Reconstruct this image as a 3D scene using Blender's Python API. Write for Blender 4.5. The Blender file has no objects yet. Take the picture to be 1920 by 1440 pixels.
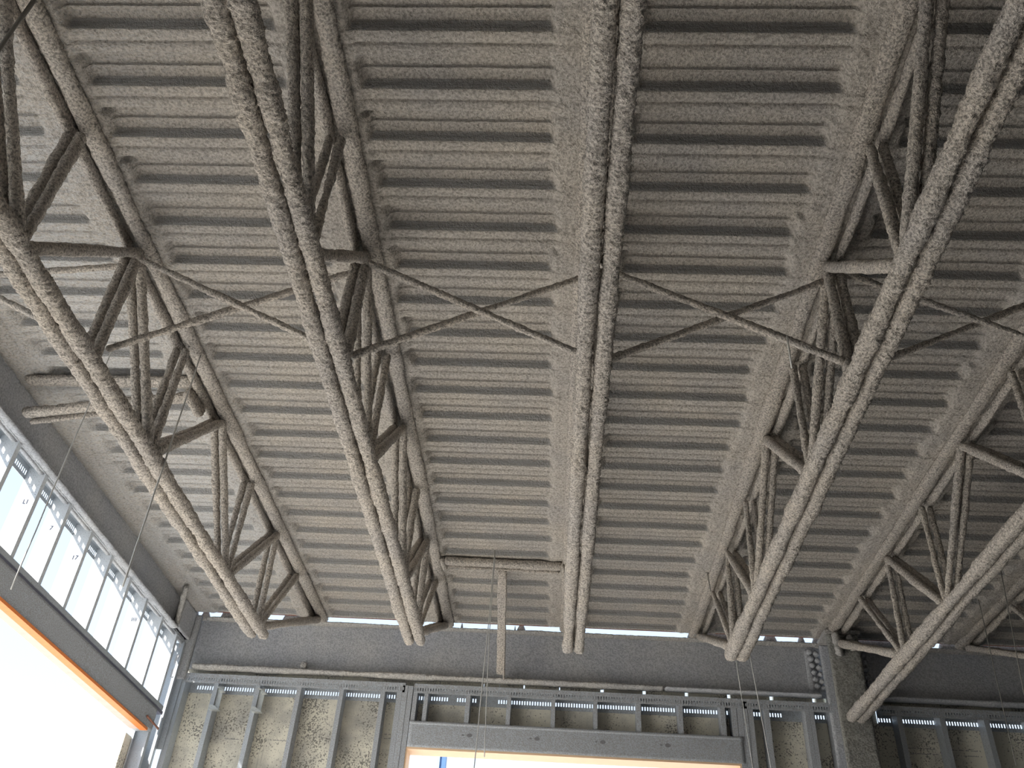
import bpy, math, random
import numpy as np
from mathutils import Vector, Matrix

S = bpy.context.scene
COL = S.collection
random.seed(7)
ZC = 1.6                       # eye height; every z below is given from the floor

# ------------------------------------------------------------------ camera
cam_d = bpy.data.cameras.new('camera')
cam = bpy.data.objects.new('camera', cam_d)
COL.objects.link(cam)
S.camera = cam
FPX, PITCH, YAW, ROLL = 1687.35, 0.6556, -0.0704, 0.0712
fw = Vector((math.sin(YAW) * math.cos(PITCH), math.cos(YAW) * math.cos(PITCH), math.sin(PITCH)))
rt = Vector((math.cos(YAW), -math.sin(YAW), 0))
up = rt.cross(fw)
r2 = rt * math.cos(ROLL) + up * math.sin(ROLL)
u2 = up * math.cos(ROLL) - rt * math.sin(ROLL)
M = Matrix((r2, u2, -fw)).transposed().to_4x4()
M.translation = Vector((0, 0, ZC))
cam.matrix_world = M
cam_d.sensor_width = 36
cam_d.lens = 36 * FPX / 1920
cam_d.clip_start = 0.05
cam_d.clip_end = 500

# ------------------------------------------------------------------ sky, sun, exposure
w = bpy.data.worlds.new('sky'); S.world = w; w.use_nodes = True
nt = w.node_tree; nt.nodes.clear()
wo = nt.nodes.new('ShaderNodeOutputWorld'); bg = nt.nodes.new('ShaderNodeBackground')
tc = nt.nodes.new('ShaderNodeTexCoord'); sx = nt.nodes.new('ShaderNodeSeparateXYZ')
rp = nt.nodes.new('ShaderNodeValToRGB')
nt.links.new(tc.outputs['Generated'], sx.inputs[0]); nt.links.new(sx.outputs['Z'], rp.inputs[0])
rp.color_ramp.elements[0].position = 0.0; rp.color_ramp.elements[0].color = (.86, .93, 1.0, 1)
rp.color_ramp.elements[1].position = 0.7; rp.color_ramp.elements[1].color = (.42, .66, 1.0, 1)
nt.links.new(rp.outputs[0], bg.inputs[0]); bg.inputs[1].default_value = 1.22
nt.links.new(bg.outputs[0], wo.inputs[0])
sun_d = bpy.data.lights.new('sun', 'SUN'); sun_d.energy = 17.0; sun_d.angle = math.radians(1.0)
sun_d.color = (1.0, .955, .89)
sun = bpy.data.objects.new('sun', sun_d); COL.objects.link(sun)
sun.rotation_euler = Vector((1.0, 0.45, -1.15)).to_track_quat('-Z', 'Y').to_euler()
sun.location = (-20, -6, 18)
def portal(name, loc, rot, sxx, syy):       # daylight openings: guides sky sampling, emits nothing itself
    d = bpy.data.lights.new(name, 'AREA'); d.shape = 'RECTANGLE'; d.size = sxx; d.size_y = syy
    d.cycles.is_portal = True
    o = bpy.data.objects.new(name, d); COL.objects.link(o); o.location = loc; o.rotation_euler = rot
S.view_settings.view_transform = 'Standard'
S.view_settings.look = 'None'
S.view_settings.gamma = 1
S.view_settings.use_curve_mapping = False
S.view_settings.exposure = 0.25
portal('portal_left', (-4.02, 3.2, 2.0), (0, -math.pi / 2, 0), 4.0, 11.0)
portal('portal_back', (.19, 9.25, 2.0), (-math.pi / 2, 0, 0), 3.2, 4.0)

# ------------------------------------------------------------------ noise
def _h(i, j, k):
    n = (i * 374761393 + j * 668265263 + k * 2147483647 + 1013904223).astype(np.int64) & 0xffffffff
    n = ((n ^ (n >> 13)) * 1274126177) & 0xffffffff
    n = (n ^ (n >> 16)) & 0xffff
    return n / 32767.5 - 1
def noise(P):
    P = P + 531.7
    I = np.floor(P).astype(np.int64); F = P - I; F = F * F * (3 - 2 * F)
    x, y, z = F.T; i, j, k = I.T
    r = 0
    for a in (0, 1):
        for b in (0, 1):
            for c in (0, 1):
                r = r + _h(i + a, j + b, k + c) * (x if a else 1 - x) * (y if b else 1 - y) * (z if c else 1 - z)
    return r

# ------------------------------------------------------------------ materials
def mat(name):
    m = bpy.data.materials.new(name); m.use_nodes = True
    n = m.node_tree; n.nodes.clear()
    o = n.nodes.new('ShaderNodeOutputMaterial'); b = n.nodes.new('ShaderNodeBsdfPrincipled')
    n.links.new(b.outputs[0], o.inputs[0])
    g = n.nodes.new('ShaderNodeNewGeometry')
    return m, n, b, g
def nz(n, g, scale, detail=2, rough=.5, stretch=None):
    t = n.nodes.new('ShaderNodeTexNoise'); t.inputs['Scale'].default_value = scale
    t.inputs['Detail'].default_value = detail; t.inputs['Roughness'].default_value = rough
    if stretch:
        mp = n.nodes.new('ShaderNodeMapping'); mp.inputs['Scale'].default_value = stretch
        n.links.new(g.outputs['Position'], mp.inputs[0]); n.links.new(mp.outputs[0], t.inputs['Vector'])
    else:
        n.links.new(g.outputs['Position'], t.inputs['Vector'])
    return t
def ramp(n, src, a, b, c0, c1):
    r = n.nodes.new('ShaderNodeValToRGB')
    r.color_ramp.elements[0].position = a; r.color_ramp.elements[1].position = b
    r.color_ramp.elements[0].color = (*c0, 1); r.color_ramp.elements[1].color = (*c1, 1)
    n.links.new(src, r.inputs[0]); return r
def mixc(n, fac, a, b, mode='MIX'):
    m = n.nodes.new('ShaderNodeMix'); m.data_type = 'RGBA'; m.blend_type = mode
    if isinstance(fac, (int, float)): m.inputs[0].default_value = fac
    else: n.links.new(fac, m.inputs[0])
    for s, v in ((6, a), (7, b)):
        if isinstance(v, tuple): m.inputs[s].default_value = (*v, 1)
        else: n.links.new(v, m.inputs[s])
    return m.outputs[2]
def math_(n, op, a, b=None, clamp=False):
    m = n.nodes.new('ShaderNodeMath'); m.operation = op; m.use_clamp = clamp
    for s, v in ((0, a), (1, b)):
        if v is None: continue
        if isinstance(v, (int, float)): m.inputs[s].default_value = v
        else: n.links.new(v, m.inputs[s])
    return m.outputs[0]
def bump(n, b, h, dist, strength=1.0):
    bp = n.nodes.new('ShaderNodeBump'); bp.inputs['Strength'].default_value = strength
    bp.inputs['Distance'].default_value = dist
    n.links.new(h, bp.inputs['Height']); n.links.new(bp.outputs[0], b.inputs['Normal'])

def spray(name, c_hi, c_lo, bdist=.006, thin=0.0, rough=.93, fine=1.0):
    m, n, b, g = mat(name)
    coarse = nz(n, g, 62 * fine, 3, .62)
    fine_ = nz(n, g, 190 * fine, 2, .6)
    big = nz(n, g, 2.2, 3, .5)
    c = ramp(n, coarse.outputs[0], .36, .60, c_lo, c_hi)
    tint = ramp(n, big.outputs[0], .3, .7, (.90, .90, .92), (1.06, 1.03, .99))
    col = mixc(n, 1.0, c.outputs[0], tint.outputs[0], 'MULTIPLY')
    h = math_(n, 'ADD', math_(n, 'MULTIPLY', coarse.outputs[0], 1.0), math_(n, 'MULTIPLY', fine_.outputs[0], .45))
    bump(n, b, h, bdist)
    b.inputs['Roughness'].default_value = rough
    b.inputs['Specular IOR Level'].default_value = .25
    if thin:                     # galvanised deck showing through where the coat is thin
        s = nz(n, g, 120, 3, .7, (0.22, 1, 1))
        patch = nz(n, g, .9, 2, .5)
        sxyz = n.nodes.new('ShaderNodeSeparateXYZ'); n.links.new(g.outputs['Position'], sxyz.inputs[0])
        mr = n.nodes.new('ShaderNodeMapRange'); n.links.new(sxyz.outputs[0], mr.inputs[0])
        mr.inputs[1].default_value = -1.0; mr.inputs[2].default_value = -2.9
        mr.inputs[3].default_value = 0.0; mr.inputs[4].default_value = 1.0
        k = math_(n, 'MULTIPLY', mr.outputs[0], thin)
        f = math_(n, 'ADD', math_(n, 'ADD', s.outputs[0], math_(n, 'MULTIPLY', patch.outputs[0], .3)), math_(n, 'MULTIPLY', k, .22))
        f = ramp(n, f, .78, .96, (0, 0, 0), (1, 1, 1)).outputs[0]
        f = math_(n, 'MULTIPLY', f, k, True)
        col = mixc(n, math_(n, 'MULTIPLY', f, .7), col, (.55, .56, .57))
        # steep rib flanks caught little spray: dull galvanised steel with fine rolled lines, its colour darkened to deepen the shaded bands
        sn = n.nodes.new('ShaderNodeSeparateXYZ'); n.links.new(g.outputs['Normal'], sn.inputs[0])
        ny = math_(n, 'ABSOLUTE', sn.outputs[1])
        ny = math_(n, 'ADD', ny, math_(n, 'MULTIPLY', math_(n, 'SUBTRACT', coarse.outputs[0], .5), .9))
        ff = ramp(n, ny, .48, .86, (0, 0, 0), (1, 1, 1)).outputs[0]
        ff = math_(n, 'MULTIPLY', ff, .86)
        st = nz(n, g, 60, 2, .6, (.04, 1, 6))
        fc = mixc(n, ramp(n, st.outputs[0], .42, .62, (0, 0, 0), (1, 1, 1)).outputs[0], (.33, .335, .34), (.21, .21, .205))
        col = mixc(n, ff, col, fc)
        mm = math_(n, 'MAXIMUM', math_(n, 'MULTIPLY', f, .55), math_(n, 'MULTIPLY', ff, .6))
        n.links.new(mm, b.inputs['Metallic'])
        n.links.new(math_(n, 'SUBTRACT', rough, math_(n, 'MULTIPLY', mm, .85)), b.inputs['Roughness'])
    n.links.new(col, b.inputs['Base Color'])
    return m
BEIGE_HI, BEIGE_LO = (.47, .415, .345), (.17, .15, .125)
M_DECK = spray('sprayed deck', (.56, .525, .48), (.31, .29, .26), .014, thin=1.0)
M_JOIST = spray('sprayed joist', (.72, .665, .60), (.28, .26, .235), .020, fine=1.25)
M_BEAM = spray('sprayed girder', (.52, .54, .57), (.35, .365, .39), .008, rough=.8)  # bluish tint puts skylight into the girder colour
M_COL = spray('sprayed column', (.38, .38, .355), (.20, .20, .185), .009)
M_FLANGE = spray('sprayed girder flange', (.53, .52, .50), (.30, .295, .285), .010)

def metal(name, speck, base=(.50, .54, .58), speckcol=(.17, .165, .155), bd=.0012, sc=150, rough=.42, met=.75):
    m, n, b, g = mat(name)
    t = nz(n, g, sc, 3, .65); spang = nz(n, g, 14, 2, .5)
    f = ramp(n, t.outputs[0], .60 - speck * .25, .68 - speck * .25, (0, 0, 0), (1, 1, 1)).outputs[0]
    a = mixc(n, spang.outputs[0], tuple(x * .9 for x in base), tuple(min(1, x * 1.08) for x in base))
    n.links.new(mixc(n, f, a, speckcol), b.inputs['Base Color'])
    n.links.new(math_(n, 'MULTIPLY', math_(n, 'SUBTRACT', 1.0, f), met), b.inputs['Metallic'])
    n.links.new(math_(n, 'ADD', rough, math_(n, 'MULTIPLY', f, .45)), b.inputs['Roughness'])
    bump(n, b, t.outputs[0], bd)
    return m
M_GALV = metal('galvanised steel', .05, met=.55, rough=.5)
M_GALVS = metal('galvanised steel with heavy overspray', .55, speckcol=(.36, .36, .37), bd=.004, sc=110, met=.45, rough=.55)
M_GALVM = metal('galvanised steel with light overspray', .30, speckcol=(.30, .30, .30), bd=.002, sc=150, met=.5, rough=.5)
M_GALVW = metal('bright galvanised steel', .02, base=(.68, .72, .76), met=.35, rough=.5)
M_BRK = metal('bracket steel', .0, base=(.62, .64, .62))

def sheath(name, c, transl=0.0, speckle=1.0):
    m, n, b, g = mat(name)
    t = nz(n, g, 60, 3, .7); big = nz(n, g, 3.2, 2, .5); st = nz(n, g, 22, 3, .6, (1, 1, .06))
    s = math_(n, 'ADD', t.outputs[0], math_(n, 'MULTIPLY', big.outputs[0], .45))
    f = ramp(n, s, .80 + (1 - speckle) * .12, .84 + (1 - speckle) * .12, (0, 0, 0), (1, 1, 1)).outputs[0]
    streak = ramp(n, st.outputs[0], .66, .72, (0, 0, 0), (1, 1, 1)).outputs[0]
    base = mixc(n, big.outputs[0], tuple(x * .93 for x in c), c)
    base = mixc(n, math_(n, 'MULTIPLY', streak, .35 * speckle), base, (.20, .19, .17))
    hz = nz(n, g, 1.9, 3, .6); ht = nz(n, g, 180, 2, .6)
    hf = ramp(n, math_(n, 'ADD', hz.outputs[0], math_(n, 'MULTIPLY', ht.outputs[0], .25)), .62, .82, (0, 0, 0), (1, 1, 1)).outputs[0]
    base = mixc(n, math_(n, 'MULTIPLY', hf, .75 * speckle), base, (.30, .295, .28))
    col = mixc(n, math_(n, 'MULTIPLY', f, .8), base, (.10, .095, .085))
    n.links.new(col, b.inputs['Base Color']); b.inputs['Roughness'].default_value = .85
    bump(n, b, t.outputs[0], .0015)
    if transl:
        tr = n.nodes.new('ShaderNodeBsdfTranslucent'); n.links.new(col, tr.inputs[0])
        mx = n.nodes.new('ShaderNodeMixShader'); mx.inputs[0].default_value = transl
        out = [x for x in n.nodes if x.type == 'OUTPUT_MATERIAL'][0]
        n.links.new(b.outputs[0], mx.inputs[1]); n.links.new(tr.outputs[0], mx.inputs[2]); n.links.new(mx.outputs[0], out.inputs[0])
    return m
M_SHEATH = sheath('cream glass mat sheathing', (.77, .735, .62))
M_SHEATHT = sheath('thin white sheathing', (.86, .89, .93), transl=.75, speckle=.05)

def plain(name, c, rough=.7, nsc=20, var=.12, bd=0.0, met=0.0):
    m, n, b, g = mat(name)
    t = nz(n, g, nsc, 4, .6)
    n.links.new(mixc(n, t.outputs[0], tuple(x * (1 - var) for x in c), tuple(min(1, x * (1 + var)) for x in c)), b.inputs['Base Color'])
    b.inputs['Roughness'].default_value = rough; b.inputs['Metallic'].default_value = met
    if bd: bump(n, b, t.outputs[0], bd)
    return m
M_ORANGE = plain('orange primer paint', (.80, .23, .05), .55, 30, .25)
M_PRIMER = plain('pink primer paled for flare', (.72, .48, .42), .7, 12, .2)  # pink primer, lightened in the colour to stand in for flare haze
M_WOOD = plain('pine buck', (.80, .56, .36), .6, 6, .10)
M_FLOOR = plain('concrete floor', (.51, .495, .47), .9, 3, .12, .002)
M_GROUND = plain('dry ground', (.47, .455, .43), .95, .6, .15)
M_ROOF = plain('roof slab', (.3, .29, .27), .9)
M_DARKW = plain('dark light-blocking wall', (.11, .11, .11), .9)  # low albedo so the added unseen walls swallow light
M_WALLP = plain('block wall', (.34, .33, .31), .9)
M_WIRE = plain('hanger wire', (.62, .62, .60), .5, 60, .2, met=.3)
M_WIRED = plain('sprayed hanger wire', (.22, .21, .19), .9, 200, .4)
M_BLUE = plain('painted steel post', (.10, .20, .42), .5)
M_RUST = plain('rusted steel edge', (.36, .17, .12), .85, 60, .3, .001)
M_INK = plain('blue black ink', (.02, .03, .07), .8)
M_PRINT = plain('printed ink', (.20, .20, .21), .8)

# ------------------------------------------------------------------ object helpers
def link(name, me, m, parent=None):
    if m is not None and not me.materials: me.materials.append(m)
    o = bpy.data.objects.new(name, me); COL.objects.link(o)
    if parent is not None: o.parent = parent
    return o
def tag(o, label=None, cat=None, group=None, kind=None):
    if label: o['label'] = label
    if cat: o['category'] = cat
    if group: o['group'] = group
    if kind: o['kind'] = kind
    return o
def empty(name, loc=(0, 0, 0)):
    o = bpy.data.objects.new(name, None); COL.objects.link(o); o.location = loc; o.empty_display_size = .1
    return o
def npmesh(name, V, F, smooth=True, tri=None):
    me = bpy.data.meshes.new(name)
    V = np.asarray(V, np.float32); F = np.asarray(F, np.int32)
    nq = len(F); ntr = 0 if tri is None else len(tri)
    me.vertices.add(len(V)); me.vertices.foreach_set('co', V.ravel())
    loops = F.ravel() if tri is None else np.concatenate([F.ravel(), np.asarray(tri, np.int32).ravel()])
    me.loops.add(len(loops)); me.loops.foreach_set('vertex_index', loops)
    me.polygons.add(nq + ntr)
    st = np.concatenate([np.arange(nq) * 4, nq * 4 + np.arange(ntr) * 3]).astype(np.int32)
    me.polygons.foreach_set('loop_start', st)
    me.polygons.foreach_set('use_smooth', np.full(nq + ntr, smooth))
    me.update(calc_edges=True); me.validate()
    return me
BOXF = [(0, 3, 2, 1), (4, 5, 6, 7), (0, 1, 5, 4), (1, 2, 6, 5), (2, 3, 7, 6), (3, 0, 4, 7)]
class MB:
    def __init__(s): s.v = []; s.f = []
    def box(s, x0, x1, y0, y1, z0, z1):
        b = len(s.v)
        s.v += [(x0, y0, z0), (x1, y0, z0), (x1, y1, z0), (x0, y1, z0), (x0, y0, z1), (x1, y0, z1), (x1, y1, z1), (x0, y1, z1)]
        s.f += [tuple(b + i for i in q) for q in BOXF]
        return s
    def prism(s, prof, axis_pts):      # closed section prof [(a,b)], axis_pts = two (origin, ea, eb)
        b = len(s.v); n = len(prof)
        for (o, ea, eb) in axis_pts:
            for (p, q) in prof: s.v.append(tuple(Vector(o) + Vector(ea) * p + Vector(eb) * q))
        for i in range(n): s.f.append((b + i, b + (i + 1) % n, b + n + (i + 1) % n, b + n + i))
        s.f.append(tuple(b + i for i in reversed(range(n)))); s.f.append(tuple(b + n + i for i in range(n)))
        return s
    def build(s, name, m, parent=None, origin=(0, 0, 0)):
        me = bpy.data.meshes.new(name)
        me.from_pydata([tuple(a - o for a, o in zip(v, origin)) for v in s.v], [], s.f); me.update()
        o = link(name, me, m, parent)
        return o

def bar(name, A, B, w, h, parent, m, amp=.006, step=.015, nseg=14, upv=(0, 0, 1), sq=2.6, sc=1.0, bulge=0.0, origin=(0, 0, 0)):
    """sprayed bar: rounded section swept A->B, lumpy along its normals, closed ends"""
    A = np.array(A, float); B = np.array(B, float); L = np.linalg.norm(B - A); t = (B - A) / L
    u = np.array(upv, float); u = u - t * (u @ t); u /= np.linalg.norm(u); s = np.cross(t, u)
    n = max(4, int(L / step)); 
    ts = np.linspace(0, 1, n + 1)
    cap = min(w, h) * .45
    d = np.minimum(ts, 1 - ts) * L
    k = np.clip(d / cap, 0, 1); prof = np.sqrt(1 - (1 - k) ** 2) * .9 + .1
    th = np.linspace(0, 2 * np.pi, nseg, endpoint=False)
    c, sn = np.cos(th), np.sin(th)
    rr = (np.abs(c) ** sq + np.abs(sn) ** sq) ** (-1 / sq)
    px, py = rr * c * w / 2, rr * sn * h / 2
    C = A[None] + (B - A)[None] * ts[:, None]
    wob = ((noise(C * 5.0 + 3.1) * .9 + noise(C * 1.6 + 9.7) * 1.0 + np.clip(noise(C * 3.1 + 77) - .35, 0, 1) * 2.2) * amp)[:, None]
    V = C[:, None, :] + (prof[:, None] * px[None])[..., None] * s + (prof[:, None] * py[None])[..., None] * u
    N = (px[None] * prof[:, None])[..., None] * s + (py[None] * prof[:, None])[..., None] * u
    N = N / (np.linalg.norm(N, axis=2, keepdims=True) + 1e-6)
    P = V.reshape(-1, 3)
    dd = noise(P * 62 * sc) * .75 + noise(P * 125 * sc + 7) * .65 + noise(P * 16 * sc) * .5
    V = V + N * ((dd.reshape(V.shape[:2]) * amp) + wob)[..., None]
    V = V.reshape(-1, 3) - np.array(origin)
    i = np.arange(n)[:, None] * nseg; j = np.arange(nseg)[None]; j2 = (j + 1) % nseg
    F = np.stack([i + j, i + j2, i + nseg + j2, i + nseg + j], -1).reshape(-1, 4)
    c0 = len(V); V = np.vstack([V, A - t * cap * .05 - origin, B + t * cap * .05 - origin])
    jj = np.arange(nseg); T = np.vstack([np.stack([np.full(nseg, c0), (jj + 1) % nseg, jj], 1),
                                          np.stack([np.full(nseg, c0 + 1), n * nseg + jj, n * nseg + (jj + 1) % nseg], 1)])
    return link(name, npmesh(name, V, F, True, T), m, parent)

# ------------------------------------------------------------------ main dimensions (z above eye, + ZC)
XJ = [-2.508, -1.169, .153, 1.485, 2.830, 4.170, 5.51]
ZB = 2.841 + ZC; ZT = 3.707 + ZC
DK = 3.752 + ZC; DKT = DK + .052
PER = .3048; YB0 = 2.229 + .022
WX = -3.85; YW = 9.0

# ------------------------------------------------------------------ ground, floor, shell
MB().box(-60, 60, -60, 60, -.35, -.16).build('ground', M_GROUND)
tag(bpy.data.objects['ground'], kind='structure')
tag(MB().box(-3.95, 8.2, -1.6, 9.2, -.15, 0).build('floor', M_FLOOR), kind='structure')
tag(MB().box(8.1, 8.3, -1.6, 9.2, -.15, 5.6).build('wall_right_blocker', M_DARKW), kind='structure')  # unseen wall added to keep daylight off the right side
tag(MB().box(-4.0, 8.3, -1.6, -1.4, -.15, 5.6).build('wall_front_blocker', M_DARKW), kind='structure')  # unseen wall added close behind the camera to darken the rib flanks

# ------------------------------------------------------------------ ceiling: fluted deck, one piece per rib and bay
ceil = tag(MB().box(-4.05, 8.3, -1.6, 8.985, DKT + .012, DKT + .14).build('ceiling', M_ROOF), kind='structure')
UZ = [(-.030, 1), (-.027, .90), (-.015, .47), (-.003, .04), (0, 0), (.006, -.03), (.03, -.01), (.052, 0), (.057, .14), (.063, .14), (.068, 0), (.09, -.01), (.114, -.03), (.120, 0),
      (.124, .09), (.146, .93), (.150, 1), (.165, 1.02), (.19, 1.01), (.208, 1), (.212, .80), (.218, .80), (.222, 1), (.245, 1.0), (.258, .98), (.268, .95), (PER - .030, 1)]
# soften the root of the near flank where the spray builds up
UZ[0] = (-.030, .93); UZ[-1] = (PER - .030, .93)
edges = [WX - .08] + XJ + [6.85, 8.1]
def fill(x, y):
    """1 = flute packed with spray beside a joist, 0 = open flute"""
    f = np.zeros_like(x)
    q = noise(np.stack([x * 2 + 40, np.floor((y - YB0 + .14) / PER) * 3.3, y * 6], -1).reshape(-1, 3)).reshape(x.shape)
    for i, xj in enumerate(XJ):
        d = x - xj
        lim = np.where(d < 0, .20, .135) + q * .035
        f = np.maximum(f, 1 - np.clip((np.abs(d) - lim) / .045, 0, 1))
    d = x - (WX); f = np.maximum(f, 1 - np.clip((d - (.23 + q * .05)) / .05, 0, 1))
    return f * f * (3 - 2 * f)
for b in range(len(edges) - 1):
    x0, x1 = edges[b], edges[b + 1]
    if b < 7:
        xs = np.unique(np.concatenate([np.linspace(x0, x0 + .34, 24), np.linspace(x0 + .34, x1 - .34, 26), np.linspace(x1 - .34, x1, 24)]))
    else: xs = np.linspace(x0, x1, 12)
    for k in range(-6, 23):
        if b == 7 and k < 2: continue
        ys, zs = [], []
        for u, z in UZ:
            ys.append(YB0 + k * PER + u); zs.append(z)
        ys = np.array(ys); zs = np.array(zs)
        if ys[0] > 8.97: continue
        if ys[-1] > 8.985:
            keep = ys < 8.985; yn = np.append(ys[keep], 8.985); zs = np.interp(yn, ys, zs); ys = yn
        X, Y = np.meshgrid(xs, ys); Z0 = np.repeat(zs[:, None], len(xs), 1)
        f = fill(X, Y)
        Zr = Z0 * (1 - f) + np.minimum(Z0, .05) * f
        Pn = np.stack([X, Y, X * 0], -1).reshape(-1, 3)
        nn = (noise(Pn * 48) * .0022 + noise(Pn * 9) * .0022).reshape(X.shape) * (1 + f * 1.6)
        Z = DK + Zr * .052 - f * .012 + nn
        V = np.stack([X, Y, Z], -1).reshape(-1, 3)
        nx = len(xs); ny = len(ys)
        i = np.arange(ny - 1)[:, None] * nx; j = np.arange(nx - 1)[None]
        F = np.stack([i + j, i + nx + j, i + nx + j + 1, i + j + 1], -1).reshape(-1, 4)
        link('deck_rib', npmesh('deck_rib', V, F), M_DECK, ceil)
MB().box(-4.0, 8.1, 8.987, 8.993, DK - .006, DK + .04).build('deck_edge_angle', M_RUST, ceil)

# ------------------------------------------------------------------ joists
NODE_T = [.22, 1.93, 3.62, 5.33, 7.05]; NODE_M = [1.08, 2.79, 4.49, 6.17, 7.86]
jl = ['bar joist nearest the left studded wall, fluffy grey fireproofing all over',
      'sprayed bar joist second from the left wall, ending left of the long kicker post',
      'sprayed bar joist straight overhead in the middle, seen edge-on from below',
      'sprayed bar joist just right of the middle one, two wires hanging from its end',
      'sprayed bar joist whose bottom chord runs on to the back wall column',
      'sprayed bar joist at the right edge, beyond the one that meets the column',
      'sprayed bar joist out past the right edge of the roof bay by the column']
for ji, xj in enumerate(XJ):
    fine = ji <= 4
    J = empty('steel_joist', (xj, 0, ZB)); O = (xj, 0, ZB)
    tag(J, jl[ji], 'joist', 'fireproofed joists under the roof deck')
    ys0 = 1.5 if ji in (0, 1, 2, 3) else 3.2
    yend = 7.27 if ji != 4 else 8.66
    st = .009 if fine else .02; ns = 22 if fine else 12
    for s in (-1, 1):
        zo = 0 if s < 0 else .004
        bar('bottom_chord_angle', (xj + s * .0465, ys0 - 1.2, ZB + zo), (xj + s * .0465, yend + (0.02 if s > 0 else 0), ZB + zo),
            .083, .088, J, M_JOIST, amp=.0075, step=st, nseg=ns, origin=O)
        wide = ji == 2 or s * xj < 0      # the side facing the spray crew is packed out to the deck
        to, tw, th_, tz = (.058, .100, .062, .016) if wide else (.039, .052, .078, .002)
        bar('top_chord_angle', (xj + s * to, .2, ZT + tz), (xj + s * to, 9.02, ZT + tz), tw, th_, J, M_JOIST, amp=.0065, step=.015, nseg=16, sq=2.2, origin=O)
    mem = []
    for a in range(len(NODE_M)):
        m_ = NODE_M[a]
        if a < 4:
            yb = m_
            mem.append((NODE_T[a], yb - .035, 1.0)); mem.append((m_, yb, .9))
            mem.append((NODE_T[a + 1], yb + .04, 1.1))
        else:
            mem.append((NODE_T[4], 7.10, .9)); mem.append((NODE_M[4], 7.16, .95)); mem.append((8.90, 7.20, 1.15))
    mem.append((3.62, 3.62, 1.1))
    for (yt, yb, k) in mem:
        if max(yt, yb) < ys0 - .5: continue
        A = Vector((xj, yb, ZB + .05)); B = Vector((xj, yt, ZT - .03))
        dr = (B - A).normalized(); upv = Vector((1, 0, 0)).cross(dr)
        for s in (-1, 1):
            bar('web_angle', A + Vector((s * .031, 0, 0)), B + Vector((s * .031, 0, 0)), .050 * k, .056 * k, J, M_JOIST, amp=.0055,
                step=.013 if fine else .025, nseg=14 if fine else 8, upv=upv, origin=O)
    # bearing seat over the back girder
    MB().box(xj - .07, xj + .07, 8.9, 9.12, ZT - .01, DK + .01).build('bearing_seat', M_FLANGE, J, origin=O)

# ------------------------------------------------------------------ bridging angles
YBR = 3.60
def brace(A, B, label, w=.036, cat='bridging', name='bridging_angle', m=None, **kw):
    o = bar(name, A, B, w, w, None, m or M_JOIST, amp=.0045, step=.012, nseg=12, **kw)
    return tag(o, label, cat, 'crossed bridging angles between the joists')
zt_, zb_ = 3.625 + ZC, 2.985 + ZC
xn = ['', 'first and second joists from left', 'second joist and middle joist', 'middle joist and the next right',
      'fourth joist and column joist', 'column joist and right edge joist']
for i in range(5):
    a, b = XJ[i], XJ[i + 1]
    brace((a + .03, YBR, zt_), (b - .05, YBR + .01, zb_), 'sprayed bridging bar falling to the right between ' + xn[i + 1])
    brace((a + .04, YBR + .07, zb_), (b - .02, YBR + .07, zt_), 'sprayed bridging bar rising to the right between ' + xn[i + 1])
brace((WX + .06, YBR, 3.60 + ZC), (XJ[0] - .05, YBR, zb_), 'sprayed bridging bar falling from the left girder to the first joist')
brace((WX + .06, YBR + .07, 3.46 + ZC), (XJ[0] - .02, YBR + .07, zt_), 'sprayed bridging bar rising from the left girder to the first joist')

# ------------------------------------------------------------------ kickers under the deck
K = empty('deck_kicker', (-.53, 7.48, 3.69 + ZC)); O = K.location
tag(K, 'sprayed T-shaped kicker: channel under the deck with long post down to back girder', 'brace')
bar('channel', (XJ[1] + .13, 7.49, 3.712 + ZC), (XJ[2] - .10, 7.52, 3.712 + ZC), .095, .075, K, M_JOIST, amp=.005, nseg=18, origin=O)
bar('channel_lip', (XJ[1] + .16, 7.555, 3.690 + ZC), (XJ[2] - .12, 7.58, 3.690 + ZC), .022, .04, K, M_JOIST, amp=.004, nseg=10, origin=O)
bar('channel_end', (XJ[1] + .12, 7.44, 3.70 + ZC), (XJ[1] + .14, 7.62, 3.69 + ZC), .05, .07, K, M_JOIST, amp=.006, nseg=12, origin=O)
bar('channel_end', (XJ[2] - .10, 7.45, 3.70 + ZC), (XJ[2] - .09, 7.60, 3.69 + ZC), .04, .07, K, M_JOIST, amp=.006, nseg=12, origin=O)
bar('kicker_post', (-.500, 7.58, 3.68 + ZC), (-.535, 8.93, 3.20 + ZC), .085, .035, K, M_JOIST, amp=.004, nseg=16, upv=(0, -.4, -1), origin=O)
bar('kicker_flange', (-.467, 7.60, 3.655 + ZC), (-.502, 8.94, 3.165 + ZC), .022, .075, K, M_JOIST, amp=.003, nseg=10, upv=(0, -.4, -1), origin=O)

K = empty('side_kicker', (-3.2, 5.0, 3.6 + ZC)); O = K.location
tag(K, 'thick sprayed channel and brace between first joist and left girder', 'brace')
bar('channel', (WX + .06, 4.93, 3.712 + ZC), (XJ[0] - .06, 4.90, 3.712 + ZC), .10, .06, K, M_JOIST, amp=.005, nseg=16, origin=O)
bar('brace_angle', (WX + .07, 5.03, 3.50 + ZC), (XJ[0] - .05, 5.02, 3.68 + ZC), .085, .06, K, M_JOIST, amp=.007, nseg=16, origin=O)
bar('brace_lip', (WX + .10, 5.10, 3.475 + ZC), (XJ[0] - .3, 5.09, 3.64 + ZC), .03, .05, K, M_JOIST, amp=.004, nseg=10, origin=O)
bar('brace_end', (XJ[0] - .10, 4.93, 3.66 + ZC), (XJ[0] - .06, 5.16, 3.62 + ZC), .07, .09, K, M_JOIST, amp=.010, nseg=14, origin=O)
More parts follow.
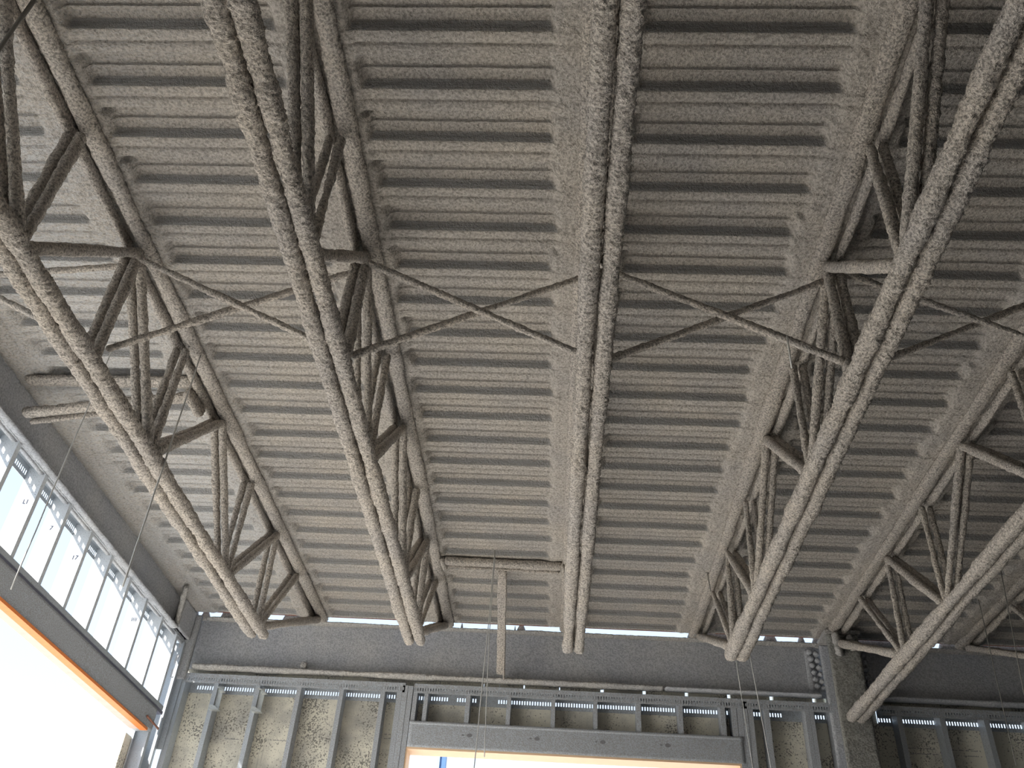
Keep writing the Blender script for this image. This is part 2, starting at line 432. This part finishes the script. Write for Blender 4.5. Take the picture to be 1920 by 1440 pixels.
K = bar('corner_kicker', (-3.70, 8.28, 3.72 + ZC), (WX + .01, 8.62, 3.44 + ZC), .05, .07, None, M_FLANGE, amp=.008, nseg=14)
tag(K, 'short sprayed brace leaning on left girder near the far corner', 'brace')

# ------------------------------------------------------------------ girders
G = empty('steel_girder', (0, 9.15, 3.45 + ZC)); O = G.location
tag(G, 'deep sprayed girder along the top of the back wall with light strip above', 'beam')
def slab(name, x0, x1, z0, z1, y, thick, m, parent, O, amp=.006, axis='x', dx=.03):
    us = np.arange(x0, x1 + dx, dx); zs = np.linspace(z0, z1, max(3, int((z1 - z0) / .02)))
    U, Z = np.meshgrid(us, zs)
    Pn = np.stack([U, Z, Z * 0 + y], -1).reshape(-1, 3)
    d = (noise(Pn * 22) * .5 + noise(Pn * 60) * .4 + noise(Pn * 3) * .8).reshape(U.shape) * amp
    if axis == 'x': V = np.stack([U, y + d, Z], -1)
    else: V = np.stack([y - d, U, Z], -1)
    V = V.reshape(-1, 3); n = len(us); m_ = len(zs)
    Vb = V.copy(); Vb[:, 1 if axis == 'x' else 0] = y + (thick if axis == 'x' else -thick)
    i = np.arange(m_ - 1)[:, None] * n; j = np.arange(n - 1)[None]
    F = np.stack([i + j, i + j + 1, i + n + j + 1, i + n + j], -1).reshape(-1, 4)
    if axis != 'x': F = F[:, ::-1]
    Fb = F[:, ::-1] + len(V)
    ring = list(range(n)) + [r * n + n - 1 for r in range(1, m_)] + [(m_ - 1) * n + c for c in range(n - 2, -1, -1)] + [r * n for r in range(m_ - 2, 0, -1)]
    ring = np.array(ring); r2_ = np.roll(ring, -1)
    Fs = np.stack([ring, ring + len(V), r2_ + len(V), r2_], 1)
    if axis != 'x': Fs = Fs[:, ::-1]
    V = np.vstack([V, Vb]) - np.array(O)
    me = npmesh(name, V, np.vstack([F, Fb, Fs]))
    return link(name, me, m, parent)
slab('web', -3.80, 2.73, 3.165 + ZC, 3.70 + ZC, 9.075, .03, M_BEAM, G, O, amp=.004)
slab('web', 2.97, 7.5, 3.165 + ZC, 3.70 + ZC, 9.075, .03, M_BEAM, G, O, amp=.004)
bar('top_flange', (-3.72, 9.04, 3.690 + ZC), (2.70, 9.04, 3.690 + ZC), .10, .026, G, M_FLANGE, amp=.005, step=.02, nseg=12, origin=O)
bar('top_flange', (2.96, 9.04, 3.690 + ZC), (7.5, 9.04, 3.690 + ZC), .10, .026, G, M_FLANGE, amp=.005, step=.02, nseg=12, origin=O)
bar('bottom_flange', (-3.72, 9.015, 3.160 + ZC), (1.1, 9.015, 3.160 + ZC), .13, .045, G, M_FLANGE, amp=.009, step=.015, nseg=14, origin=O)
bar('bottom_flange', (1.1, 9.02, 3.160 + ZC), (2.66, 9.02, 3.160 + ZC), .12, .035, G, M_BEAM, amp=.003, step=.02, nseg=12, origin=O)
bar('bottom_flange', (3.0, 9.015, 3.160 + ZC), (7.5, 9.015, 3.160 + ZC), .12, .04, G, M_BEAM, amp=.006, step=.02, nseg=12, origin=O)
bar('flange_lump', (-2.56, 8.95, 3.20 + ZC), (-2.56, 9.02, 3.23 + ZC), .07, .07, G, M_FLANGE, amp=.012, nseg=14, origin=O)
for i, (cx, sgn) in enumerate([(2.60, 1), (2.665, 1), (3.06, 1), (3.13, 1)]):
    for k in range(6):
        z = 3.62 - k * .070 + ZC - (.02 if i % 2 else 0); x = cx + .006 * k
        bar('sprayed_bolt', (x, 9.02, z), (x, 9.085, z), .052, .050, G, M_BEAM, amp=.006, step=.008, nseg=12, sq=2.0, origin=O)
for s, x in ((0, 2.575), (1, 3.17)):
    slab('shear_tab', x - .02, x + .03, 3.24 + ZC, 3.64 + ZC, 9.055, .04, M_BEAM, G, O, amp=.006)
# blockers in the light strip between girder and deck (sprayed clips and closures)
for (a, b) in [(-3.87, -3.815), (-3.785, -3.69), (-3.57, -3.3), (-2.9, -2.46), (-1.245, -1.12), (-1.105, -1.09), (-.995, -.97), (-.43, -.415), (-.40, -.315), (.06, .10), (1.37, 1.98),
               (2.15, 2.285), (2.5, 2.57), (2.645, 3.62), (3.92, 5.2), (5.4, 8.0)]:
    c = bar('closure_clip', (a, 9.045, 3.722 + ZC), (b, 9.045, 3.722 + ZC), .05, .10, G, M_FLANGE, amp=.004, step=.02, nseg=10, sq=4, origin=O)

G2 = empty('side_girder', (WX, 4, 3.55 + ZC)); O2 = G2.location
tag(G2, 'sprayed girder along the left wall between the stud track and the deck', 'beam')
slab('web', -1, 8.98, 3.38 + ZC, 3.79 + ZC, WX - .02, .03, M_BEAM, G2, O2, amp=.008, axis='y')
bar('bottom_flange', (WX + .01, -1, 3.405 + ZC), (WX + .01, 8.6, 3.405 + ZC), .09, .035, G2, M_BEAM, amp=.005, step=.02, nseg=12, origin=O2)
bar('top_haunch', (WX + .06, -1, 3.76 + ZC), (WX + .06, 8.93, 3.76 + ZC), .20, .09, G2, M_DECK, amp=.012, step=.02, nseg=16, sq=1.8, origin=O2)
slab('end_plate', 8.60, 8.95, 3.42 + ZC, 3.72 + ZC, WX + .05, .06, M_BEAM, G2, O2, amp=.006, axis='y')

# ------------------------------------------------------------------ columns
Cc = empty('steel_column', (2.85, 8.9, 0)); O = Cc.location
tag(Cc, 'sprayed wide-flange column in the back wall under the long joist chord', 'column')
slab('front_flange', 2.70, 3.00, 0, 3.68 + ZC, 8.70, .035, M_COL, Cc, O, amp=.010)
slab('column_web', 2.83, 2.87, 0, 3.68 + ZC, 8.735, .27, M_BEAM, Cc, O, amp=.004)
slab('rear_flange', 2.70, 3.00, 0, 3.68 + ZC, 9.00, .035, M_BEAM, Cc, O, amp=.006)
MB().box(2.68, 3.02, 8.68, 9.06, 3.68 + ZC, 3.715 + ZC).build('cap_plate', M_FLANGE, Cc, origin=O)
bar('cap_lump', (2.77, 8.67, 3.68 + ZC), (2.79, 8.66, 3.44 + ZC), .10, .06, Cc, M_FLANGE, amp=.015, origin=O)
bar('cap_lump', (2.90, 8.67, 3.66 + ZC), (2.93, 8.67, 3.50 + ZC), .07, .05, Cc, M_FLANGE, amp=.015, origin=O)
Cr = empty('corner_column', (-3.85, 9.1, 0)); O = Cr.location
tag(Cr, 'dark sprayed corner column top where the left and back girders meet', 'column')
slab('front_flange', -3.90, -3.76, 3.02 + ZC, 3.70 + ZC, 8.97, .05, M_BEAM, Cr, O, amp=.006)
slab('side_flange', 8.62, 9.02, 3.42 + ZC, 3.70 + ZC, -3.83, .05, M_BEAM, Cr, O, amp=.006, axis='y')

# ------------------------------------------------------------------ slotted track leg mesh
def slotted(name, u0, u1, z0, z1, s0, s1, c, th, m, parent, O, axis='x', pitch=.0262, sw=.0125, skip=()):
    b = MB()
    def bx(a0, a1, q0, q1):
        if axis == 'x': b.box(a0, a1, c, c + th, q0, q1)
        else: b.box(c, c + th, a0, a1, q0, q1)
    bx(u0, u1, z0, s0); bx(u0, u1, s1, z1)
    n = int((u1 - u0) / pitch)
    e = u0
    for i in range(n):
        a = u0 + (i + .5) * pitch
        if any(p <= a <= q for p, q in skip): continue
        bx(e, a - sw / 2, s0, s1); e = a + sw / 2
    bx(e, u1, s0, s1)
    return b.build(name, m, parent, origin=O)
def cstud(name, x0, x1, z0, z1, y0, y1, web_hi, m, parent, O, axis='x'):
    """C-section stud: web on one side, two flanges, two lips"""
    b = MB(); t = .003
    def bx(a0, a1, d0, d1):
        if axis == 'x': b.box(a0, a1, d0, d1, z0, z1)
        else: b.box(-d1, -d0, a0, a1, z0, z1)      # d measured as -x
    bx(x0, x1, y0, y0 + t); bx(x0, x1, y1 - t, y1)
    if web_hi: bx(x1 - t, x1, y0 + t, y1 - t); bx(x0, x0 + t, y0 + t, y0 + .014); bx(x0, x0 + t, y1 - .014, y1 - t)
    else: bx(x0, x0 + t, y0 + t, y1 - t); bx(x1 - t, x1, y0 + t, y0 + .014); bx(x1 - t, x1, y1 - .014, y1 - t)
    return b.build(name, m, parent, origin=O)

# ------------------------------------------------------------------ back wall
W = tag(empty('wall_back', (0, 9.0, 0)), kind='structure'); O = W.location
Y0, Y1 = 9.0, 9.15
ZTR = 2.995 + ZC           # lower edge of front track leg
def track(x0, x1, skip=()):
    slotted('track_front_leg', x0, x1, ZTR, ZTR + .092, ZTR + .022, ZTR + .052, Y0 - .004, .003, M_GALVS, W, O, sw=.012)
    slotted('track_rear_leg', x0, x1, ZTR - .055, ZTR + .092, ZTR - .018, ZTR + .020, Y1, .003, M_GALVM, W, O, skip=skip)
    MB().box(x0, x1, Y0 - .004, Y1 + .003, ZTR + .092, ZTR + .095).build('track_web', M_GALVS, W, origin=O)
track(-3.80, -1.49, skip=[(-3.8, -3.66)]); track(-1.40, 1.80, skip=[(-1.05, -.98), (-.76, -.56)]); track(1.80, 2.75, skip=[(2.28, 2.52)]); track(3.20, 7.5)
LO = .0
for (a, b, m_) in [(-3.79, -3.735, M_GALV), (-3.437, -3.392, M_GALVM), (-3.008, -2.963, M_GALVM), (-2.585, -2.54, M_GALVS), (-2.152, -2.107, M_GALVS), (-1.732, -1.687, M_GALVS)]:
    cstud('stud', a, b, 0, ZTR + .07, Y0, Y1, True, m_, W, O)
for (a, b) in [(-1.567, -1.517), (-1.515, -1.462), (-1.460, -1.410)]:
    cstud('king_stud', a, b, 0, ZTR + .07, Y0 - (.004 if a > -1.52 and a < -1.5 else 0), Y1, True, M_GALVS, W, O)
for (a, b) in [(1.80, 1.85), (1.853, 1.90), (1.903, 1.955)]:
    cstud('king_stud', a, b, 0, ZTR + .07, Y0 - (.004 if 1.85 < a < 1.9 else 0), Y1, False, M_GALVS, W, O)
ZH0, ZH1 = 2.478 + ZC, 2.722 + ZC
for (a, b) in [(-1.402, -1.360), (-1.29, -1.25), (-.872, -.826), (-.462, -.42), (-.022, .02), (.397, .437), (.818, .862), (1.227, 1.27), (1.637, 1.684), (1.745, 1.795)]:
    cstud('cripple_stud', a, b, ZH1, ZTR + .07, Y0 + .002, Y1, a < .3, M_GALVS, W, O)
for (a, b) in [(2.062, 2.114), (2.458, 2.50), (2.502, 2.543), (2.703, 2.748)]:
    cstud('stud', a, b, 0, ZTR + .07, Y0, Y1, False, M_GALVS, W, O)
for x in [3.335, 3.745, 4.163, 4.58, 5.0, 5.42, 5.84, 6.26]:
    cstud('stud', x, x + .05, 0, ZTR + .07, Y0, Y1, False, M_GALVM, W, O)
# sheathing, one board per bay run
YS = Y1 + .004
for (a, b) in [(-3.85, -2.99), (-2.985, -2.13), (-2.125, -1.42), (1.80, 2.70), (3.02, 3.79), (3.795, 4.62), (4.625, 5.9), (5.905, 8.1)]:
    MB().box(a, b, YS, YS + .016, 0, ZTR - .030).build('sheathing_board', M_SHEATH, W, origin=O)
for (a, b) in [(-1.417, -.84), (-.838, .0), (.002, .84), (.842, 1.797)]:
    MB().box(a, b, YS, YS + .016, 2.478 + ZC, ZTR - .030).build('sheathing_board', M_SHEATH, W, origin=O)
# closure strip above the track with small daylight gaps at the clip positions
gaps = [-.71, -.55, -.30, .06, .489, .912, 1.334, 1.755, 2.175, 2.594, 2.700]
wd = [.008, .004, .016, .01, .034, .034, .034, .036, .038, .036, .030]
e = -3.80
for x, q in zip(gaps, wd):
    MB().box(e, x - q / 2, Y1 - .05, Y1 + .01, ZTR + .096, ZTR + .20).build('closure_strip', M_SHEATH, W, origin=O); e = x + q / 2
MB().box(e, 2.80, Y1 - .05, Y1 + .01, ZTR + .096, ZTR + .20).build('closure_strip', M_SHEATH, W, origin=O)
MB().box(2.9, 8.1, Y1 - .05, Y1 + .01, ZTR + .096, ZTR + .20).build('closure_strip', M_SHEATH, W, origin=O)
MB().box(2.70, 3.2, Y1 + .02, Y1 + .05, 0, ZTR + .2).build('sheathing_board', M_SHEATH, W, origin=O)
# header over the opening
slab('header_box', -1.404, 1.797, ZH0, ZH1 - .012, Y0 - .004, .15, M_GALVS, W, O, amp=.0012, dx=.04)
slab('header_track', -1.404, 1.797, ZH1 - .030, ZH1, Y0 - .009, .16, M_GALVS, W, O, amp=.0012, dx=.04)
for i, x in enumerate([-.805, -.147, .486, 1.109]):
    k = MB()
    for dx_, w_ in ((0, .024), (-.062, .011)):
        pr = [(math.cos(a) * w_ * 1.1, math.sin(a) * w_ * .75) for a in np.linspace(0, 2 * math.pi, 12, endpoint=False)]
        zc_ = 2.608 + ZC
        k.prism(pr, [((x + dx_, Y0 - .0065, zc_), (1, 0, 0), (0, 0, 1)), ((x + dx_, Y0 - .002, zc_), (1, 0, 0), (0, 0, 1))])
    k.build('knockout', M_PRINT, W, origin=O)
# galvanised slide clips on two studs
for x in (-3.392, -2.963):
    k = MB()
    k.box(x, x + .055, Y0 + .02, Y0 + .024, 2.735 + ZC, 2.975 + ZC)
    k.prism([(0, 0), (.085, -.045), (.085, -.052), (0, -.012)], [((x, Y0 + .02, 2.965 + ZC), (1, 0, 0), (0, 0, 1)), ((x, Y0 - .045, 2.965 + ZC), (1, 0, 0), (0, 0, 1))])
    k.prism([(-.03, 0), (.01, 0), (.075, -.035), (.075, -.045), (-.03, -.03)], [((x, Y0 + .02, 2.77 + ZC), (1, 0, 0), (0, 0, 1)), ((x, Y0 - .045, 2.77 + ZC), (1, 0, 0), (0, 0, 1))])
    k.box(x + .035, x + .09, Y0 - .05, Y0 + .01, 2.905 + ZC, 2.913 + ZC)
    k.box(x - .02, x + .08, Y0 - .05, Y0 + .01, 2.722 + ZC, 2.73 + ZC)
    k.build('slide_clip', M_BRK, W, origin=O)
# faint print on the sheathing
def textmesh(s, size, loc, rot, m, parent, O, name='printed_mark'):
    cu = bpy.data.curves.new(name, 'FONT'); cu.body = s; cu.size = size; cu.extrude = .0004; cu.resolution_u = 2
    o = bpy.data.objects.new(name, cu); COL.objects.link(o)
    bpy.context.view_layer.update()
    me = bpy.data.meshes.new_from_object(o.evaluated_get(bpy.context.evaluated_depsgraph_get()))
    COL.objects.unlink(o); bpy.data.objects.remove(o)
    q = link(name, me, m, parent); q.location = Vector(loc) - Vector(O); q.rotation_euler = rot
    return q
textmesh('CE', .055, (.50, YS - .002, 2.745 + ZC), (math.pi / 2, 0, 0), M_PRINT, W, O)
rnd = random.Random(3)
def scribble(x0, x1, z, hgt, parent=W, O=O):
    b = MB(); x = x0
    while x < x1:
        w_ = rnd.uniform(.003, .008)
        b.box(x, x + w_, YS - .0015, YS - .0005, z, z + hgt * rnd.uniform(.5, 1)); x += w_ + (rnd.uniform(.003, .006) if rnd.random() > .15 else .02)
    b.build('printed_line', M_PRINT, parent, origin=O)
for (a, b, z) in [(3.44, 3.70, 2.74), (3.47, 3.72, 2.69), (3.86, 4.12, 2.74), (3.90, 4.13, 2.69), (-1.66, -1.60, 2.62), (-1.66, -1.60, 2.58), (-3.25, -3.05, 2.50), (-2.84, -2.62, 2.51)]:
    scribble(a, b, z + ZC, .012)
textmesh('C', .05, (3.40, YS - .002, 2.76 + ZC), (math.pi / 2, 0, 0), M_PRINT, W, O)

# window opening frame
T = tag(MB().box(-1.412, 1.80, Y0 + .006, Y1 + .07, 2.458 + ZC, 2.477 + ZC).build('window_1', M_WOOD), kind='structure')
MB().box(-1.412, -1.394, Y0 + .006, Y1 + .07, 0.9, 2.458 + ZC).build('wood_jamb', M_WOOD, T)
MB().box(1.782, 1.80, Y0 + .006, Y1 + .07, 0.9, 2.458 + ZC).build('wood_jamb', M_WOOD, T)
tag(MB().box(-1.42, 1.80, Y0, Y1 + .02, 0, .9).build('trim_1', M_SHEATH), kind='structure')
# painted post outside
P = MB().box(-1.30, -1.23, 10.95, 11.05, -.16, 3.5 + ZC)
tag(P.build('outdoor_post', M_BLUE), 'blue painted post standing outside behind the back opening', 'post')
P = bpy.data.objects['outdoor_post']
MB().box(-1.33, -1.30, 10.94, 11.06, -.16, 3.5 + ZC).build('post_flange', plain('pale post flange', (.35, .45, .62), .5), P)

# ------------------------------------------------------------------ left wall
L = tag(empty('wall_left', (WX, 5, 0)), kind='structure'); O = L.location
ZL = 3.385 + ZC           # lower edge of top track leg
slotted('track_front_leg', -1.0, 8.93, ZL, ZL + .06, ZL + .012, ZL + .046, WX, .003, M_GALVS, L, O, axis='y', sw=.010)
slotted('track_rear_leg', -1.0, 8.93, ZL - .05, ZL + .06, ZL - .020, ZL + .018, WX - .15, .003, M_GALV, L, O, axis='y')
MB().box(WX - .15, WX + .003, -1.0, 8.93, ZL + .06, ZL + .063).build('track_web', M_GALV, L, origin=O)
ZLB = 2.665 + ZC
yy = [4.94 + (i - 0) * .4535 for i in range(-9, 9)]
ys_st = [8.77 - i * .4375 for i in range(18)]
for y in ys_st:
    cstud('cripple_stud', y - .045, y, ZLB, ZL + .05, -WX, -WX + .148, False, M_GALVW, L, O, axis='y')
for i, y in enumerate(ys_st[:-1]):
    if y > 2.2: continue
    MB().box(WX - .165, WX - .152, ys_st[i + 1] - .02, y - .022, ZLB - .3, ZL - .035).build('sheathing_board', M_SHEATH, L, origin=O)  # unseen boards added to shut daylight out of the near bays
MB().box(WX - .03, -3.775, 8.985, 8.998, 2.33 + ZC, ZL + .05).build('corner_board', M_GALV, L, origin=O)
MB().box(WX - .165, WX - .03, -1.5, 2.4, 0, ZLB - .3).build('sheathing_board', M_SHEATH, L, origin=O)  # unseen, added to close the near opening and keep that floor dark
MB().box(WX - .16, WX - .15, -1, 9.1, ZL + .066, ZL + .5).build('upper_board', M_WALLP, L, origin=O)
for (ch, k, z) in (('5', 9, 3.16), ('LI', 7, 3.13), ('7', 6, 3.15), ('17', 5, 3.12), ('4', 8, 3.16), ('IIII', 2, 3.15), ('1', 10, 3.13)):
    textmesh(ch, .055, (WX - .085, ys_st[k] - .0465, z + ZC), (math.pi / 2, 0, 0), M_INK, L, O)
# bottom track of the cripple wall and the sprayed header beneath it
MB().box(WX - .148, WX + .02, -1, 8.86, ZLB - .004, ZLB).box(WX + .017, WX + .02, -1, 8.86, ZLB, ZLB + .035).build('bottom_track', M_GALV, L, origin=O)
MB().box(WX - .148, WX + .012, -1, 8.90, ZLB - .035, ZLB - .004).build('header_cap', plain('dark bluish grey steel', (.20, .20, .26), .5, met=.4), L, origin=O)  # cap strip in an even dark bluish grey
slab('header_beam', -1, 8.72, 2.415 + ZC, ZLB - .035, WX + .03, .16, M_GALVS, L, O, amp=.004, axis='y')
MB().box(WX - .03, WX + .042, -1, 8.60, 2.392 + ZC, 2.415 + ZC).build('orange_angle', M_ORANGE, L, origin=O)
MB().box(WX - .12, WX - .03, -1, 8.58, 2.398 + ZC, 2.415 + ZC).build('primed_plate', M_PRIMER, L, origin=O)
bar('rusty_bolt', (WX + .04, 8.50, 2.50 + ZC), (WX + .045, 8.84, 2.475 + ZC), .022, .03, L, M_RUST, amp=.004, nseg=10, origin=O)
# corner jamb studs beneath the header
cstud('jamb_stud', 8.74, 8.79, 0, ZLB - .004, -WX, -WX + .148, True, M_GALV, L, O, axis='y')
cstud('jamb_stud', 8.92, 8.97, 0, ZL, -WX - .02, -WX + .148, True, M_GALV, L, O, axis='y')
MB().box(WX - .148, WX - .01, 8.79, 8.80, 0, ZLB - .3).build('jamb_plate', M_GALV, L, origin=O)
MB().box(WX - .165, WX - .152, 8.60, 9.2, 0, ZLB - .3).build('sheathing_board', M_SHEATH, L, origin=O)

# ------------------------------------------------------------------ hanger wires
def wire(pts, r, m, label, group='hanger wires'):
    """thin hand-bent wire through pts"""
    P = []
    for a, b in zip(pts[:-1], pts[1:]):
        a, b = Vector(a), Vector(b); n = max(2, int((b - a).length / .12))
        for i in range(n): P.append(a.lerp(b, i / n))
    P.append(Vector(pts[-1])); P = [p + Vector((rnd.uniform(-.0015, .0015), rnd.uniform(-.0015, .0015), 0)) for p in P]
    ns = 7; V = []; F = []
    for k, p in enumerate(P):
        t = (P[min(k + 1, len(P) - 1)] - P[max(k - 1, 0)]).normalized()
        u = t.cross(Vector((0, 1, .1))).normalized(); v = t.cross(u)
        rr = r * rnd.uniform(.85, 1.2)
        for q in range(ns):
            a = 2 * math.pi * q / ns; V.append(p + u * math.cos(a) * rr + v * math.sin(a) * rr + Vector((0, 0, ZC)))
    for k in range(len(P) - 1):
        for q in range(ns): F.append((k * ns + q, k * ns + (q + 1) % ns, (k + 1) * ns + (q + 1) % ns, (k + 1) * ns + q))
    F.append(tuple(reversed(range(ns)))); F.append(tuple(len(V) - ns + q for q in range(ns)))
    me = bpy.data.meshes.new('hanger_wire'); me.from_pydata([tuple(v) for v in V], [], F)
    me.polygons.foreach_set('use_smooth', [True] * len(F)); me.update()
    return tag(link('hanger_wire', me, m), label, 'wire', group)
wire([(-3.011, 4.55, 3.77), (-3.009, 4.55, 1.978)], .0042, M_WIRE, 'long thin wire hanging left of the first joist across the bright studs')
wire([(-2.416, 4.58, 3.74), (-2.404, 4.58, 2.034)], .0055, M_WIRE, 'long sprayed wire hanging from the first joist and crossing its bottom chord')
wire([(-.567, 7.36, 3.77), (-.575, 7.36, 3.0), (-.605, 7.36, 1.70)], .004, M_WIRE, 'hanger wire before the back opening, left and longer one beside the kicker post')
wire([(-.562, 7.365, 3.77), (-.560, 7.36, 3.0), (-.528, 7.36, 1.975)], .004, M_WIRE, 'hanger wire before the back opening, right and shorter one beside the kicker post')
wire([(1.467, 7.2, 2.86), (1.530, 7.2, 1.75)], .0035, M_WIRE, 'wire hanging from the chord end right of the middle, left one of two')
wire([(1.575, 7.2, 3.0), (1.672, 7.2, 1.75)], .0035, M_WIRE, 'wire hanging from the chord end right of the middle, right one of two')
wire([(1.148, 3.55, 3.10), (1.145, 3.55, 2.89)], .0045, plain('bare bright wire', (.85, .85, .82), .4, met=.2), 'short bright wire stub under a crossed bridging bar right of the middle')
wire([(1.372, 7.6, 3.76), (1.385, 7.6, 3.57)], .005, M_WIRED, 'short dark wire stub at a joist top chord near the back wall')
wire([(1.392, 7.6, 3.745), (1.352, 7.6, 3.752)], .009, M_WIRED, 'dark little anchor head of the short stub near the back wall', None)
wire([(3.83, 7.24, 3.77), (3.717, 7.24, 2.636), (3.70, 7.24, 2.3)], .0045, M_WIRED, 'thin grey wire at the right edge before the dark girder, rightmost of two')
wire([(3.94, 8.0, 3.78), (3.87, 8.0, 2.3)], .004, M_WIRED, 'thin grey wire crossing the dark girder right of the column, left of two')
wire([(-2.412, 2.08, 3.74), (-2.400, 2.07, 3.2), (-2.40, 2.07, 2.4)], .009, M_WIRED, 'thick sprayed wire crossing the top left corner of the view')
